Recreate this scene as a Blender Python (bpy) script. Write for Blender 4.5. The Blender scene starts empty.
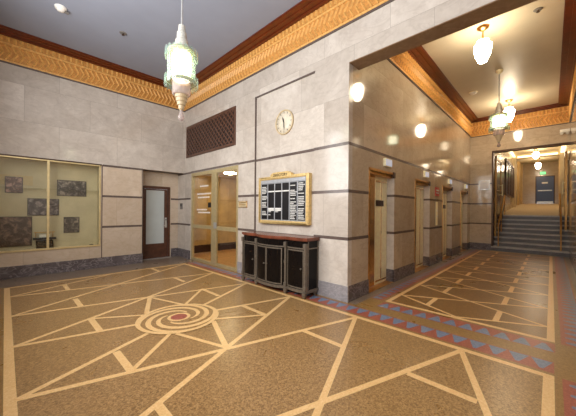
import bpy, bmesh, math, random
from mathutils import Vector, Matrix
random.seed(7)
S = bpy.context.scene
COL = S.collection
PI = math.pi

# ------------------------------------------------------------------ colours and materials
def lin(c):
    out = []
    for v in c[:3]:
        v /= 255.0
        out.append(v/12.92 if v <= 0.04045 else ((v+0.055)/1.055)**2.4)
    return (*out, 1.0)

class NT:
    def __init__(s, name):
        s.m = bpy.data.materials.new(name); s.m.use_nodes = True
        s.t = s.m.node_tree; s.t.nodes.clear()
        s.out = s.n('ShaderNodeOutputMaterial')
    def n(s, typ, **kw):
        x = s.t.nodes.new(typ)
        for k, v in kw.items():
            if k in x.inputs.keys(): x.inputs[k].default_value = v
            else: setattr(x, k, v)
        return x
    def l(s, a, b): s.t.links.new(a, b)
    def bsdf(s, **kw):
        b = s.n('ShaderNodeBsdfPrincipled')
        for k, v in kw.items(): b.inputs[k].default_value = v
        s.l(b.outputs[0], s.out.inputs[0]); return b
    def ramp(s, fac, stops):
        r = s.n('ShaderNodeValToRGB'); e = r.color_ramp.elements
        while len(e) < len(stops): e.new(0.5)
        for i, (p, c) in enumerate(stops): e[i].position = p; e[i].color = lin(c)
        s.l(fac, r.inputs[0]); return r.outputs[0]
    def mix(s, fac, a, b, mode='MIX'):
        x = s.n('ShaderNodeMix', data_type='RGBA', blend_type=mode)
        for i, v in ((0, fac), (6, a), (7, b)):
            if hasattr(v, 'is_output'): s.l(v, x.inputs[i])
            else: x.inputs[i].default_value = v
        return x.outputs[2]
    def coords(s): return s.n('ShaderNodeTexCoord').outputs['Object']
    def noise(s, vec, scale, detail=4, rough=.55, dist=0.0):
        x = s.n('ShaderNodeTexNoise', Scale=scale, Detail=detail, Roughness=rough, Distortion=dist)
        s.l(vec, x.inputs['Vector']); return x.outputs['Fac']

def plain(name, c, rough=.5, metal=0.0, spec=.5, var=.06, scale=14, bump=0.0, coat=0.0):
    t = NT(name); b = t.bsdf(Roughness=rough, Metallic=metal)
    b.inputs['Specular IOR Level'].default_value = spec
    b.inputs['Coat Weight'].default_value = coat
    co = t.coords(); f = t.noise(co, scale)
    lo = tuple(max(0, x*(1-var)) for x in c); hi = tuple(min(255, x*(1+var)) for x in c)
    t.l(t.ramp(f, [(.3, lo), (.7, hi)]), b.inputs['Base Color'])
    if bump:
        bp = t.n('ShaderNodeBump', Strength=bump, Distance=.01); t.l(f, bp.inputs['Height']); t.l(bp.outputs[0], b.inputs['Normal'])
    return t.m

def marble(name, light, mid, vein, rough=.12, slab=True, vscale=1.0, w=1.18, veinamt=.22):
    """polished marble cladding: cloudy ground, wandering veins, slab-to-slab tone and hairline joints"""
    t = NT(name); b = t.bsdf(Roughness=rough)
    b.inputs['Specular IOR Level'].default_value = .5
    co = t.coords()
    sep = t.n('ShaderNodeSeparateXYZ'); t.l(co, sep.inputs[0])
    add = t.n('ShaderNodeMath', operation='ADD'); t.l(sep.outputs[0], add.inputs[0]); t.l(sep.outputs[1], add.inputs[1])
    cmb = t.n('ShaderNodeCombineXYZ'); t.l(add.outputs[0], cmb.inputs[0]); t.l(sep.outputs[2], cmb.inputs[1])
    br = t.n('ShaderNodeTexBrick', Scale=1.0); br.offset = .5
    mp = t.n('ShaderNodeMapping'); mp.inputs['Location'].default_value = (.3, -.252+.785*4, 0)
    t.l(cmb.outputs[0], mp.inputs[0]); t.l(mp.outputs[0], br.inputs['Vector'])
    br.inputs['Brick Width'].default_value = w; br.inputs['Row Height'].default_value = .785
    br.inputs['Mortar Size'].default_value = .0025; br.inputs['Mortar Smooth'].default_value = .2
    br.inputs['Color1'].default_value = (0, 0, 0, 1); br.inputs['Color2'].default_value = (1, 1, 1, 1); br.inputs['Mortar'].default_value = (.5, .5, .5, 1)
    # shift the texture per slab so the veins break at the joints
    off = t.n('ShaderNodeVectorMath', operation='MULTIPLY_ADD'); t.l(br.outputs['Color'], off.inputs[0])
    off.inputs[1].default_value = (5.3, 2.9, 3.7) if slab else (0, 0, 0); t.l(co, off.inputs[2])
    v = off.outputs[0]
    cloud = t.noise(v, 1.5*vscale, 6, .6, 1.2)
    fine = t.noise(v, 9*vscale, 6, .65, .6)
    base = t.ramp(cloud, [(.3, mid), (.68, light)])
    base = t.mix(.38, base, t.ramp(fine, [(.3, mid), (.7, light)]))
    st = t.n('ShaderNodeMapping'); st.inputs['Scale'].default_value = (1, 1, 2.2); st.inputs['Rotation'].default_value = (.25, .3, 0); t.l(v, st.inputs[0])
    vn = t.noise(st.outputs[0], 1.3*vscale, 5, .55, 2.2)
    vv = t.n('ShaderNodeMath', operation='SUBTRACT'); t.l(vn, vv.inputs[0]); vv.inputs[1].default_value = .5
    va = t.n('ShaderNodeMath', operation='ABSOLUTE'); t.l(vv.outputs[0], va.inputs[0])
    vr = t.n('ShaderNodeMapRange'); vr.inputs[1].default_value = 0; vr.inputs[2].default_value = .035; vr.inputs[3].default_value = veinamt; vr.inputs[4].default_value = 0
    t.l(va.outputs[0], vr.inputs[0])
    col = t.mix(vr.outputs[0], base, lin(vein))
    if slab:
        tone = t.ramp(br.outputs['Color'], [(0, (233, 231, 229)), (1, (255, 255, 255))])
        col = t.mix(1.0, col, tone, 'MULTIPLY')
        col = t.mix(br.outputs['Fac'], col, lin(tuple(x*.84 for x in mid)))
    t.l(col, b.inputs['Base Color'])
    return t.m

def terrazzo(name, a, b_, c, rough=.28, scale=1.0, stain=True):
    t = NT(name); b = t.bsdf(Roughness=rough); co = t.coords()
    vo = t.n('ShaderNodeTexVoronoi', Scale=95*scale); t.l(co, vo.inputs['Vector'])
    sepc = t.n('ShaderNodeSeparateColor'); t.l(vo.outputs['Color'], sepc.inputs[0])
    col = t.ramp(sepc.outputs[0], [(.1, a), (.5, b_), (.92, c)])
    n1 = t.noise(co, 34*scale, 5, .7); col = t.mix(.45, col, t.ramp(n1, [(.32, a), (.68, c)]))
    if stain:
        n2 = t.noise(co, 1.1, 4, .6, .6)
        col = t.mix(t.ramp(n2, [(.35, (0, 0, 0)), (.75, (120, 120, 120))]), col, lin(tuple(min(255, x*1.06+12) for x in b_)))
        rr = t.n('ShaderNodeMapRange'); rr.inputs[3].default_value = rough-.07; rr.inputs[4].default_value = rough+.1; t.l(n2, rr.inputs[0]); t.l(rr.outputs[0], b.inputs['Roughness'])
    t.l(col, b.inputs['Base Color']); return t.m

def emit(name, c, strength, base=(240, 235, 220)):
    t = NT(name); b = t.bsdf(Roughness=.3); b.inputs['Base Color'].default_value = lin(base)
    b.inputs['Emission Color'].default_value = lin(c); b.inputs['Emission Strength'].default_value = strength
    return t.m

def glass(name, tint=(240, 245, 240), rough=.02, refl=1.0, body=0.0, bodycol=(200, 220, 210)):
    t = NT(name)
    tr = t.n('ShaderNodeBsdfTransparent'); tr.inputs[0].default_value = lin(tint)
    gl = t.n('ShaderNodeBsdfGlossy', Roughness=rough); gl.inputs[0].default_value = (refl, refl, refl, 1)
    fr = t.n('ShaderNodeFresnel'); geo = t.n('ShaderNodeNewGeometry')
    ior = t.n('ShaderNodeMapRange'); ior.inputs[3].default_value = 1.45; ior.inputs[4].default_value = 1/1.45
    t.l(geo.outputs['Backfacing'], ior.inputs[0]); t.l(ior.outputs[0], fr.inputs[0])
    mx = t.n('ShaderNodeMixShader'); t.l(fr.outputs[0], mx.inputs[0]); t.l(tr.outputs[0], mx.inputs[1]); t.l(gl.outputs[0], mx.inputs[2])
    last = mx
    if body:
        d = t.n('ShaderNodeBsdfDiffuse'); d.inputs[0].default_value = lin(bodycol)
        m2 = t.n('ShaderNodeMixShader'); m2.inputs[0].default_value = body; t.l(mx.outputs[0], m2.inputs[1]); t.l(d.outputs[0], m2.inputs[2]); last = m2
    t.l(last.outputs[0], t.out.inputs[0]); return t.m

def photo(name, dark, lightc, scale=9, seed=0.0):
    """a printed picture: blotchy figures in two tones"""
    t = NT(name); b = t.bsdf(Roughness=.45); co = t.coords()
    mp = t.n('ShaderNodeMapping'); mp.inputs['Location'].default_value = (seed, seed*1.7, seed*.6); t.l(co, mp.inputs[0])
    f = t.noise(mp.outputs[0], scale, 5, .62, .5)
    t.l(t.ramp(f, [(.36, dark), (.5, tuple((x+y)/2*.75 for x, y in zip(dark, lightc))), (.66, lightc)]), b.inputs['Base Color']); return t.m

M = {}
M['marble'] = marble('marble_grey_pink', (222, 214, 204), (190, 179, 168), (168, 156, 145), .13)
M['marble_tan'] = marble('marble_tan', (219, 204, 186), (200, 180, 156), (174, 152, 130), .13)
M['marble_corr'] = marble('marble_corridor', (206, 190, 168), (182, 165, 143), (128, 110, 92), .07)
M['marble_reflection_tint'] = marble('marble_reflection_tint', (158, 128, 98), (132, 104, 78), (176, 150, 120), .14)  # reflected brown painted into the marble, for the beam's underside
M['marble_dark'] = marble('marble_base', (116, 108, 110), (74, 66, 68), (172, 164, 166), .16, slab=False, vscale=2.2, veinamt=.5)
M['marble_baseB'] = marble('marble_base_pale', (166, 163, 166), (137, 133, 136), (196, 192, 194), .2, slab=False, vscale=2.0, veinamt=.35)
M['stripe'] = plain('marble_band', (100, 87, 82), .2)
M['ceil'] = plain('ceiling_paint_grey', (150, 155, 170), .8, spec=.2, var=.015, scale=2)
M['ceilc'] = plain('ceiling_paint_beige', (198, 189, 168), .42, spec=.4, var=.02, scale=2)
M['gold'] = plain('gilt_plaster', (226, 174, 100), .45, var=.1, scale=22)
M['goldbase'] = plain('gilt_plaster_ground', (196, 138, 70), .5, var=.12, scale=18)
M['wood'] = plain('red_brown_moulding', (100, 42, 14), .32, var=.12, scale=8)
M['tz'] = terrazzo('terrazzo_brown', (108, 78, 42), (152, 116, 70), (192, 154, 102))
M['tz2'] = terrazzo('terrazzo_corridor_brown', (96, 64, 28), (130, 92, 46), (160, 120, 68))
M['tzc'] = terrazzo('terrazzo_cream', (222, 176, 112), (232, 190, 128), (242, 206, 150), .3)
M['tzgrey'] = terrazzo('terrazzo_grey', (100, 84, 70), (126, 110, 96), (150, 134, 120))
M['tzolive'] = terrazzo('terrazzo_olive', (124, 92, 46), (148, 112, 60), (170, 134, 82))
M['tzred'] = terrazzo('terrazzo_red', (140, 72, 56), (160, 84, 66), (178, 102, 84), .3)
M['tzblue'] = terrazzo('terrazzo_blue', (92, 110, 136), (110, 128, 154), (132, 148, 172), .3)
M['brass'] = plain('lightened_brass', (255, 240, 200), .3, .15, var=.05)  # lightened to carry the reflected glow of the right lift leaves; other brass too
M['brass_mirror'] = plain('polished_brass', (236, 206, 164), .16, 1.0, var=.04)
M['brass_dark'] = plain('dull_brass', (150, 112, 64), .4, .8, var=.08)
M['brass_deep'] = plain('aged_brass', (214, 164, 96), .3, 1.0, var=.08)
M['bronze'] = plain('dark_bronze', (70, 48, 36), .4, .5, var=.12)
M['bronze_red'] = plain('bronze_grille', (104, 74, 60), .42, .35, var=.12)
M['champagne'] = plain('champagne_metal', (204, 188, 144), .36, .55, var=.04)
M['frame_cream'] = plain('cream_metal', (216, 196, 146), .4, .4, var=.04)
M['door_wood'] = plain('dark_door', (84, 52, 38), .38, var=.14, scale=9)
M['frost'] = plain('frosted_glass', (188, 196, 196), .3, var=.02, scale=3)
M['steel'] = plain('steel', (196, 196, 194), .34, .6)
M['black'] = plain('black_lacquer', (20, 16, 15), .18, spec=.14, var=.15)
M['blackmat'] = plain('black_board', (22, 22, 26), .35)
M['silver'] = plain('antique_silver', (112, 102, 90), .42, .3, var=.12, scale=30)
M['redwood'] = plain('reddish_wood_top', (116, 64, 46), .26, var=.16, scale=7)
M['white'] = plain('white', (240, 238, 232), .5, var=.01)
M['offwhite'] = plain('off_white_letter', (228, 228, 224), .5, var=.02)
M['silverboard'] = plain('silver_board', (186, 190, 196), .3, .35, var=.04)
M['frame_gold'] = plain('gold_frame', (226, 196, 134), .34, .35, var=.08, scale=25)
M['clockrim'] = plain('clock_rim', (208, 188, 150), .45, .1)
M['clockface'] = plain('clock_stone', (222, 212, 192), .4, var=.06)
M['caseback'] = plain('case_lining', (212, 198, 166), .7, var=.04, scale=3)
M['board'] = plain('mounting_board', (214, 192, 150), .7, var=.03)
M['hallwall'] = marble('marble_hall', (196, 174, 138), (172, 148, 112), (140, 112, 80), .2)
M['hallceil'] = plain('hall_ceiling', (206, 188, 150), .7, var=.02)
M['ramp'] = plain('tan_carpet', (222, 200, 162), .8, var=.06, scale=30)
M['step'] = marble('step_marble', (92, 86, 84), (62, 57, 56), (140, 132, 130), .35, slab=False, vscale=3.0)
M['step_nose'] = marble('step_nosing', (186, 178, 172), (136, 129, 126), (206, 200, 196), .3, slab=False, vscale=3.0)
M['blue'] = plain('blue_door_paint', (58, 76, 116), .35, var=.05)
M['woodpanel'] = plain('vestibule_panel', (196, 164, 108), .35, var=.08, scale=3)
M['vfloor'] = plain('vestibule_floor', (196, 146, 90), .35, var=.08)
M['darkpanel'] = plain('dark_panel', (58, 42, 36), .22, var=.2)
M['red'] = plain('red_sign', (190, 60, 56), .4)
M['signwhite'] = plain('pale_sign', (226, 228, 236), .35, var=.02)
M['grey_plastic'] = plain('grey_plastic', (120, 116, 112), .45)
M['glass'] = glass('clear_glass', (250, 251, 248))
M['glass_case'] = glass('case_glass', (249, 250, 246))
M['lampglass'] = glass('green_tinted_lamp_glass', (247, 253, 249), .06, .9, .12, (206, 230, 218))
M['lampglass2'] = glass('pinkish_lamp_glass', (226, 216, 214), .08, .9, .34, (196, 184, 180))
M['capglass'] = plain('silvered_cap', (206, 204, 194), .25, .35, var=.12, scale=60)
M['lamp'] = emit('lit_lamp_glass', (255, 246, 216), 5.5)
M['lampsmall'] = emit('lit_lantern_glass', (255, 234, 200), 50)
M['lampdim'] = emit('lit_cup_glass', (255, 214, 160), .1, (150, 132, 104))
M['cove'] = emit('cove_light', (255, 228, 178), 2.6)
M['halllamp'] = emit('hall_lantern_glass', (255, 234, 204), 40)
M['vlight'] = emit('vestibule_light', (255, 232, 186), 55)
M['exit'] = emit('exit_green', (90, 230, 130), 1.6, (60, 140, 80))
M['indic'] = emit('indicator_glow', (196, 206, 230), .35, (196, 200, 212))

# ------------------------------------------------------------------ mesh builder
class MB:
    def __init__(s): s.v = []; s.f = []; s.mi = []; s.sm = []; s.cur = 0
    def face(s, pts, smooth=False):
        i = len(s.v); s.v += [tuple(p) for p in pts]; s.f.append(tuple(range(i, i+len(pts)))); s.mi.append(s.cur); s.sm.append(smooth)
    def raw(s, V, F, smooth=False):
        i = len(s.v); s.v += [tuple(p) for p in V]
        for f in F: s.f.append(tuple(i+k for k in f)); s.mi.append(s.cur); s.sm.append(smooth)
    def box(s, x0, x1, y0, y1, z0, z1):
        x0, x1 = sorted((x0, x1)); y0, y1 = sorted((y0, y1)); z0, z1 = sorted((z0, z1))
        V = [(x, y, z) for z in (z0, z1) for y in (y0, y1) for x in (x0, x1)]
        s.raw(V, [(0, 2, 3, 1), (4, 5, 7, 6), (0, 1, 5, 4), (2, 6, 7, 3), (0, 4, 6, 2), (1, 3, 7, 5)]); return s
    def prism(s, poly, z0, z1, axis='z'):
        """polygon (a,b) extruded; axis z: (x,y); axis x: (y,z); axis y: (x,z)"""
        def P(a, b, h): return {'z': (a, b, h), 'x': (h, a, b), 'y': (a, h, b)}[axis]
        n = len(poly); V = [P(a, b, z0) for a, b in poly]+[P(a, b, z1) for a, b in poly]
        F = [tuple(range(n))[::-1], tuple(range(n, 2*n))]+[(i, (i+1) % n, n+(i+1) % n, n+i) for i in range(n)]
        s.raw(V, F); return s
    def tube(s, a, b, r, r2=None, n=12, cap=True, smooth=True):
        a, b = Vector(a), Vector(b); r2 = r if r2 is None else r2
        d = (b-a).normalized(); t = d.orthogonal().normalized(); q = d.cross(t)
        V = []
        for c, rr in ((a, r), (b, r2)):
            for k in range(n):
                an = 2*PI*k/n; V.append(c+(t*math.cos(an)+q*math.sin(an))*rr)
        s.raw(V, [(k, (k+1) % n, n+(k+1) % n, n+k) for k in range(n)], smooth)
        if cap: s.raw(V, [tuple(range(n))[::-1], tuple(range(n, 2*n))])
        return s
    def lathe(s, prof, n=28, cx=0, cy=0, cz=0, smooth=True, axis='z'):
        """profile [(r, h)] turned about the axis"""
        V = []
        for r, h in prof:
            for k in range(n):
                an = 2*PI*k/n; a, b = r*math.cos(an), r*math.sin(an)
                V.append({'z': (cx+a, cy+b, cz+h), 'x': (cx+h, cy+a, cz+b), 'y': (cx+a, cy+h, cz+b)}[axis])
        F = []
        for i in range(len(prof)-1):
            for k in range(n): F.append((i*n+k, i*n+(k+1) % n, (i+1)*n+(k+1) % n, (i+1)*n+k))
        s.raw(V, F, smooth)
        s.raw(V, [tuple(range(n))[::-1], tuple(range((len(prof)-1)*n, len(prof)*n))]) if prof[0][0] > 1e-4 or prof[-1][0] > 1e-4 else None
        return s
    def ring(s, r0, r1, h0, h1, n=40, cx=0, cy=0, cz=0, axis='z'):
        return s.lathe_closed([(r0, h0), (r1, h0), (r1, h1), (r0, h1)], n, cx, cy, cz, axis)
    def lathe_closed(s, prof, n, cx, cy, cz, axis='z', smooth=False):
        V = []
        for r, h in prof:
            for k in range(n):
                an = 2*PI*k/n; a, b = r*math.cos(an), r*math.sin(an)
                V.append({'z': (cx+a, cy+b, cz+h), 'x': (cx+h, cy+a, cz+b), 'y': (cx+a, cy+h, cz+b)}[axis])
        m = len(prof); F = []
        for i in range(m):
            j = (i+1) % m
            for k in range(n): F.append((i*n+k, i*n+(k+1) % n, j*n+(k+1) % n, j*n+k))
        s.raw(V, F, smooth); return s

def rootloc(o):
    while o.parent: o = o.parent
    return Vector(o.location)

def obj(name, mb, mat, parent=None, bevel=0.0, local=False):
    me = bpy.data.meshes.new(name); off = Vector((0, 0, 0))
    if parent is not None and not local: off = rootloc(parent)
    me.from_pydata([(x-off.x, y-off.y, z-off.z) for x, y, z in mb.v], [], mb.f)
    mats = mat if isinstance(mat, (list, tuple)) else [mat]
    for m in mats: me.materials.append(m)
    for p, i, sm in zip(me.polygons, mb.mi, mb.sm): p.material_index = min(i, len(mats)-1); p.use_smooth = sm
    bm = bmesh.new(); bm.from_mesh(me); bmesh.ops.remove_doubles(bm, verts=bm.verts, dist=1e-5) if bevel else None
    bmesh.ops.recalc_face_normals(bm, faces=bm.faces); bm.to_mesh(me); bm.free()
    o = bpy.data.objects.new(name, me); COL.objects.link(o)
    if parent is not None: o.parent = parent
    if bevel:
        md = o.modifiers.new('bevel', 'BEVEL'); md.width = bevel; md.segments = 2; md.limit_method = 'ANGLE'
    return o

def struct(name, mb, mat, parent=None, **kw):
    o = obj(name, mb, mat, parent, **kw)
    if parent is None: o['kind'] = 'structure'
    return o

def tag(o, label, cat, group=None):
    o['label'] = label; o['category'] = cat
    if group: o['group'] = group
    return o

def thing(name, loc, label, cat, group=None):
    o = bpy.data.objects.new(name, None); COL.objects.link(o); o.location = loc; o.empty_display_size = .1
    return tag(o, label, cat, group)

def sroot(name, loc, label=None):
    o = bpy.data.objects.new(name, None); COL.objects.link(o); o.location = loc; o['kind'] = 'structure'
    if label: o['label'] = label
    return o

def dup(o, loc=None, label=None, parent=None):
    c = o.copy(); COL.objects.link(c)
    if parent is not None: c.parent = parent
    if loc is not None: c.location = loc
    if label: c['label'] = label
    for ch in list(o.children): dup(ch, parent=c)
    return c

def text(name, body, size, mat, parent, origin, xdir, zdir=(0, 0, 1), ext=.002):
    """raised lettering, converted to a mesh"""
    cu = bpy.data.curves.new(name, 'FONT'); cu.body = body; cu.size = size; cu.extrude = ext; cu.align_x = 'CENTER'; cu.align_y = 'CENTER'
    t = bpy.data.objects.new(name+'_c', cu); COL.objects.link(t)
    dg = bpy.context.evaluated_depsgraph_get(); dg.update()
    me = bpy.data.meshes.new_from_object(t.evaluated_get(dg)); COL.objects.unlink(t); bpy.data.objects.remove(t)
    x = Vector(xdir).normalized(); z = Vector(zdir); y = x.cross(z)*-1
    R = Matrix((x, z, x.cross(z))).transposed().to_4x4()
    me.transform(Matrix.Translation(Vector(origin)-rootloc(parent)) @ R)
    me.materials.clear(); me.materials.append(mat)
    o = bpy.data.objects.new(name, me); COL.objects.link(o); o.parent = parent; return o

# ------------------------------------------------------------------ main dimensions (metres)
UB, VA, VC, VR, UE = 3.894, 8.266, 2.39, -.45, 13.2      # clock wall, case wall, lift wall, corridor right wall, stair wall
UL, VN = -.45, -.45                                       # walls behind the camera
ZC = 5.18                                                 # ceiling
ZF = 4.56                                                 # underside of the frieze
S1, S2, S3, SH = 2.61, 1.826, 1.037, .052                 # dark bands
BZ = .26
ALV = 8.70                                                # alcove door wall
WT = .3

# ------------------------------------------------------------------ floor with its terrazzo pattern
fl = MB()
Z = [0.0]
def layer(z, mi): Z[0] = z; fl.cur = mi
def fquad(pts):
    Z[0] += 1.2e-6*(1 if fl.cur != 9 else 0); fl.face([(x, y, Z[0]) for x, y in pts])
def frect(x0, x1, y0, y1): fquad([(x0, y0), (x1, y0), (x1, y1), (x0, y1)])
def fline(a, b, w):
    Z[0] += 1e-4
    a, b = Vector(a), Vector(b); d = (b-a).normalized(); n = Vector((-d.y, d.x))*w/2; e = d*w*.12
    fquad([a-n-e, b-n+e, b+n+e, a+n-e])
TZ, TC, TG, TO, TR, TB, TZ2 = range(7)
layer(0, TG)
fl.box(UL-.3, UE+.1, VN-.3, ALV+.1, -.12, 0)
# olive margin around both panels
layer(.0004, TO)
frect(-.12, 3.90, -.36, 7.40)
frect(3.90, 13.0, -.34, 2.24)
def tri_row(p0, p1, inward, w=.27, period=.178, gap=.05):
    """band of red ground with blue triangles, base on the outer side"""
    p0, p1 = Vector(p0), Vector(p1); d = (p1-p0); L = d.length; d.normalize(); o = -Vector(inward)
    a = p0+o*gap; layer(.0007, TR); fquad([a, a+d*L, a+d*L+o*w, a+o*w])
    layer(.0010, TB); n = int(L/period); pr = L/n
    for i in range(n):
        c = a+d*(pr*(i+.5)); fquad([c-d*pr*.46+o*w*.94, c+d*pr*.46+o*w*.94, c+d*pr*.08+o*w*.18, c-d*pr*.08+o*w*.18])
RU0, RU1, RV0, RV1 = 0.0, 3.50, -.03, 7.345
BW = .075
tri_row((RU1, RV0), (RU1, RV1), (-1, 0)); tri_row((RU0, RV0), (RU1, RV0), (0, 1), .24)
CU0, CU1, CV0, CV1 = 4.40, 12.95, -.04, 1.98
tri_row((CU0, CV0), (CU0, CV1), (1, 0)); tri_row((CU0, CV0), (CU1, CV0), (0, 1), .22); tri_row((CU0, CV1), (CU1, CV1), (0, -1), .2)
def panel(u0, u1, v0, v1, bw, mi):
    layer(.0014, TC); frect(u0, u1, v0, v1)
    layer(.0018, mi); frect(u0+bw, u1-bw, v0+bw, v1-bw)
panel(RU0, RU1, RV0, RV1, BW, TZ)
panel(CU0, CU1, CV0, CV1, .07, TZ2)
layer(.0022, TC)
Ln = {1: 6.56, 2: 5.37, 3: 4.17, 4: 3.0, 5: 1.86, 6: .62}
Rn = {0: 7.24, 1: 5.75, 2: 4.47, 3: 3.25, 4: 1.97, 5: .69}
uL, uR = RU0+BW, RU1-BW
LP = lambda k: (uL, Ln[k]); RP = lambda k: (uR, Rn[k])
W = .056
for a, b in ((LP(1), RP(1)), (LP(2), RP(0)), (LP(2), RP(2)), (LP(3), RP(1)), (LP(3), RP(3)), (LP(4), RP(2)), (LP(4), RP(4)),
             (LP(5), RP(3)), (LP(5), RP(5)), (LP(6), RP(4)), (LP(1), (1.72, 7.27)), (RP(5), (1.74, .045))):
    fline(a, b, W)
for u, pairs in ((.82, ((6.9, 6.36), (5.68, 5.16), (4.52, 3.98), (3.27, 2.78), (2.17, 1.62), (.94, .42))),
                 (2.59, ((7.25, 6.76), (5.92, 5.46), (4.74, 4.16), (3.45, 2.92), (2.2, 1.66), (.94, .42)))):
    for a, b in pairs: fline((u, a), (u, b), .07)
SC = (1.69, 3.715); SR = .535
X1, X2 = (1.72, 4.9), (1.68, 2.53)
def on_ring(deg): return (SC[0]+SR*math.cos(math.radians(deg)), SC[1]+SR*math.sin(math.radians(deg)))
for a, d, w in ((X1, 120, .065), (X1, 61, .05), (X2, 243, .05), (X2, 299, .065), ((.82, 4.5), 128, .05), ((.84, 2.8), 234, .05), ((2.58, 4.72), 55, .05), ((2.59, 2.93), -52, .05)):
    fline(a, on_ring(d), w)
# whirl: brown disc, cream arms, red heart
def disc(c, r, n=64): fquad([(c[0]+r*math.cos(2*PI*k/n), c[1]+r*math.sin(2*PI*k/n)) for k in range(n)])
layer(.0075, TZ); disc(SC, SR)
layer(.0080, TC)
def arc(r0, r1, n=64):
    for k in range(n):
        a, b = 2*PI*k/n, 2*PI*(k+1)/n; P = lambda r, t: (SC[0]+r*math.cos(t), SC[1]+r*math.sin(t))
        fquad([P(r0, a), P(r1, a), P(r1, b), P(r0, b)])
arc(SR-.055, SR)
for k in range(4):
    Z[0] += 1e-4; pts = []
    NS = 48
    for i in range(NS+1):
        t = i/NS; th = math.radians(30+90*k+t*235); r = .175+(SR-.03-.175)*t**.85
        w = .006+.062*math.sin(PI*min(1, .04+t*.86))**.55
        pts.append((r, th, w/2))
    for (r0, t0, w0), (r1, t1, w1) in zip(pts, pts[1:]):
        P = lambda r, t: (SC[0]+r*math.cos(t), SC[1]+r*math.sin(t))
        fquad([P(r0-w0, t0), P(r1-w1, t1), P(r1+w1, t1), P(r0+w0, t0)])
disc(SC, .15, 40)
layer(.0088, TR); disc(SC, .108, 40)
# corridor lattice
layer(.0022, TC)
d = .94; b0, b1 = CV0+.07, CV1-.07
for k in range(-1, 9):
    n0 = 4.94+d*k
    for s in (1, -1):
        a, b = Vector((n0, b1)), Vector((n0+s*d, b0))
        lo, hi = CU0+.07, CU1-.07
        def clip(p, q):
            if p.x < lo: t = (lo-p.x)/(q.x-p.x); return p+(q-p)*t
            if p.x > hi: t = (hi-p.x)/(q.x-p.x); return p+(q-p)*t
            return p
        if (a.x < lo and b.x < lo) or (a.x > hi and b.x > hi): continue
        a2, b2 = clip(a, b), clip(b, a); fline(a2, b2, .045)
    if 0 <= k < 9:
        for v in (1.42, .545):
            fline((max(n0-.235, lo), v), (min(n0+.235, hi), v), .07)
struct('floor', fl, [M['tz'], M['tzc'], M['tzgrey'], M['tzolive'], M['tzred'], M['tzblue'], M['tz2']])

# ------------------------------------------------------------------ walls
CASE = (-.25, 1.70, .56, 2.61)          # display case opening u0 u1 z0 z1
m = MB(); TOP = 5.45
m.box(UL-.3, UB+.1, VA, VA+.1, S1+.02, TOP)                               # above the case and alcove
struct('wall_back', m, M['marble'])
m = MB(); m.box(UL-.3, CASE[1], VA, VA+.1, 0, CASE[2]); m.box(UL-.3, CASE[0], VA, VA+.1, CASE[2], S1+.02)
m.box(CASE[1], 2.69, VA, VA+.47, 0, S1+.02)                               # pier beside the alcove
struct('wall_back.001', m, M['marble_tan'])
m = MB(); m.box(UB+.004, 4.206, VR, VC, 3.918, 3.932); struct('trim_8', m, M['marble_reflection_tint'])   # added lining of the beam's underside, with reflected brown in its colour
m = MB(); m.box(2.69, UB, VA+.1, ALV+.1, S1+.02, S1+.12); struct('trim_1', m, M['bronze'])      # alcove soffit
# alcove door wall
DU0, DU1, DZ = 2.80, 3.64, 2.20
m = MB(); m.box(2.6, DU0, ALV, ALV+.12, 0, S1+.1); m.box(DU1, UB+.1, ALV, ALV+.12, 0, S1+.1); m.box(DU0, DU1, ALV, ALV+.12, DZ, S1+.1)
struct('wall_alcove', m, M['marble_tan'])
# clock wall with its shallow niche, the vent opening and the glass door opening
NV0, NV1, NZ0, NZ1 = 3.10, 4.79, 1.03, 4.02
GV0, GV1, GZ = 5.42, 7.82, 2.585
m = MB(); T0, T1 = UB, UB+.12
m.box(T0, T1, VC, NV0, 0, TOP); m.box(T0, T1, NV1, GV0, 0, TOP); m.box(T0, T1, NV0, NV1, 0, NZ0); m.box(T0, T1, NV0, NV1, NZ1, TOP)
m.box(T0+.025, T1, NV0, NV1, NZ0, NZ1)
m.box(T0, T1, GV1, ALV+.1, 0, TOP); m.box(T0, T1, GV0, GV1, GZ, TOP)
# beam over the corridor mouth and the pier to its right
BMZ = 3.93; BU1 = 4.21
m.box(T0, BU1, VR-.2, VC, BMZ, TOP)
m.box(T0, BU1, -1.6, VR, 0, TOP)
struct('wall_right', m, M['marble'])
# lift wall: piers and lintels around four recesses
EL = [(4.60, 5.72), (6.93, 8.06), (9.27, 10.40), (11.58, 12.70)]; EZ = 2.25; RD = .16
m = MB(); prev = UB+.12
for a, b in EL:
    m.box(prev, a, VC, VC+WT, 0, EZ); prev = b
m.box(prev, UE+.1, VC, VC+WT, 0, EZ); m.box(UB+.12, UE+.1, VC, VC+WT, EZ, TOP)
struct('wall_corridor_left', m, M['marble_corr'])
m = MB(); m.box(BU1-.1, 27, VR-.15, VR, -.1, TOP); struct('wall_corridor_right', m, M['marble_corr'])
OV, OZ = 1.68, 3.88
m = MB(); m.box(UE, UE+.25, OV, VC+.3, 0, TOP); m.box(UE, UE+.25, VR, OV, OZ, TOP); struct('wall_stair_end', m, M['marble_corr'])
# walls behind the camera; left one has an added opening shaped for fill light
m = MB(); m.box(UL-.25, UL, VN-.25, .2, 0, TOP); m.box(UL-.25, UL, 6.2, VA+.1, 0, TOP); m.box(UL-.25, UL, .2, 6.2, 4.4, TOP); m.box(UL-.25, UL, .2, 6.2, 0, 2.0)
struct('wall_left', m, M['marble'])
m = MB(); m.box(UL-.25, UB+.1, VN-.25, VN, 0, TOP)
struct('wall_front', m, M['marble'])
m = MB(); m.box(UL-.3, UB+.05, VN-.3, VA+.1, ZC, ZC+.1); struct('ceiling', m, M['ceil'])
m = MB(); m.box(UB+.05, UE+.1, VR-.1, VC+.1, ZC, ZC+.1); struct('ceiling.001', m, M['ceilc'])

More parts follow.
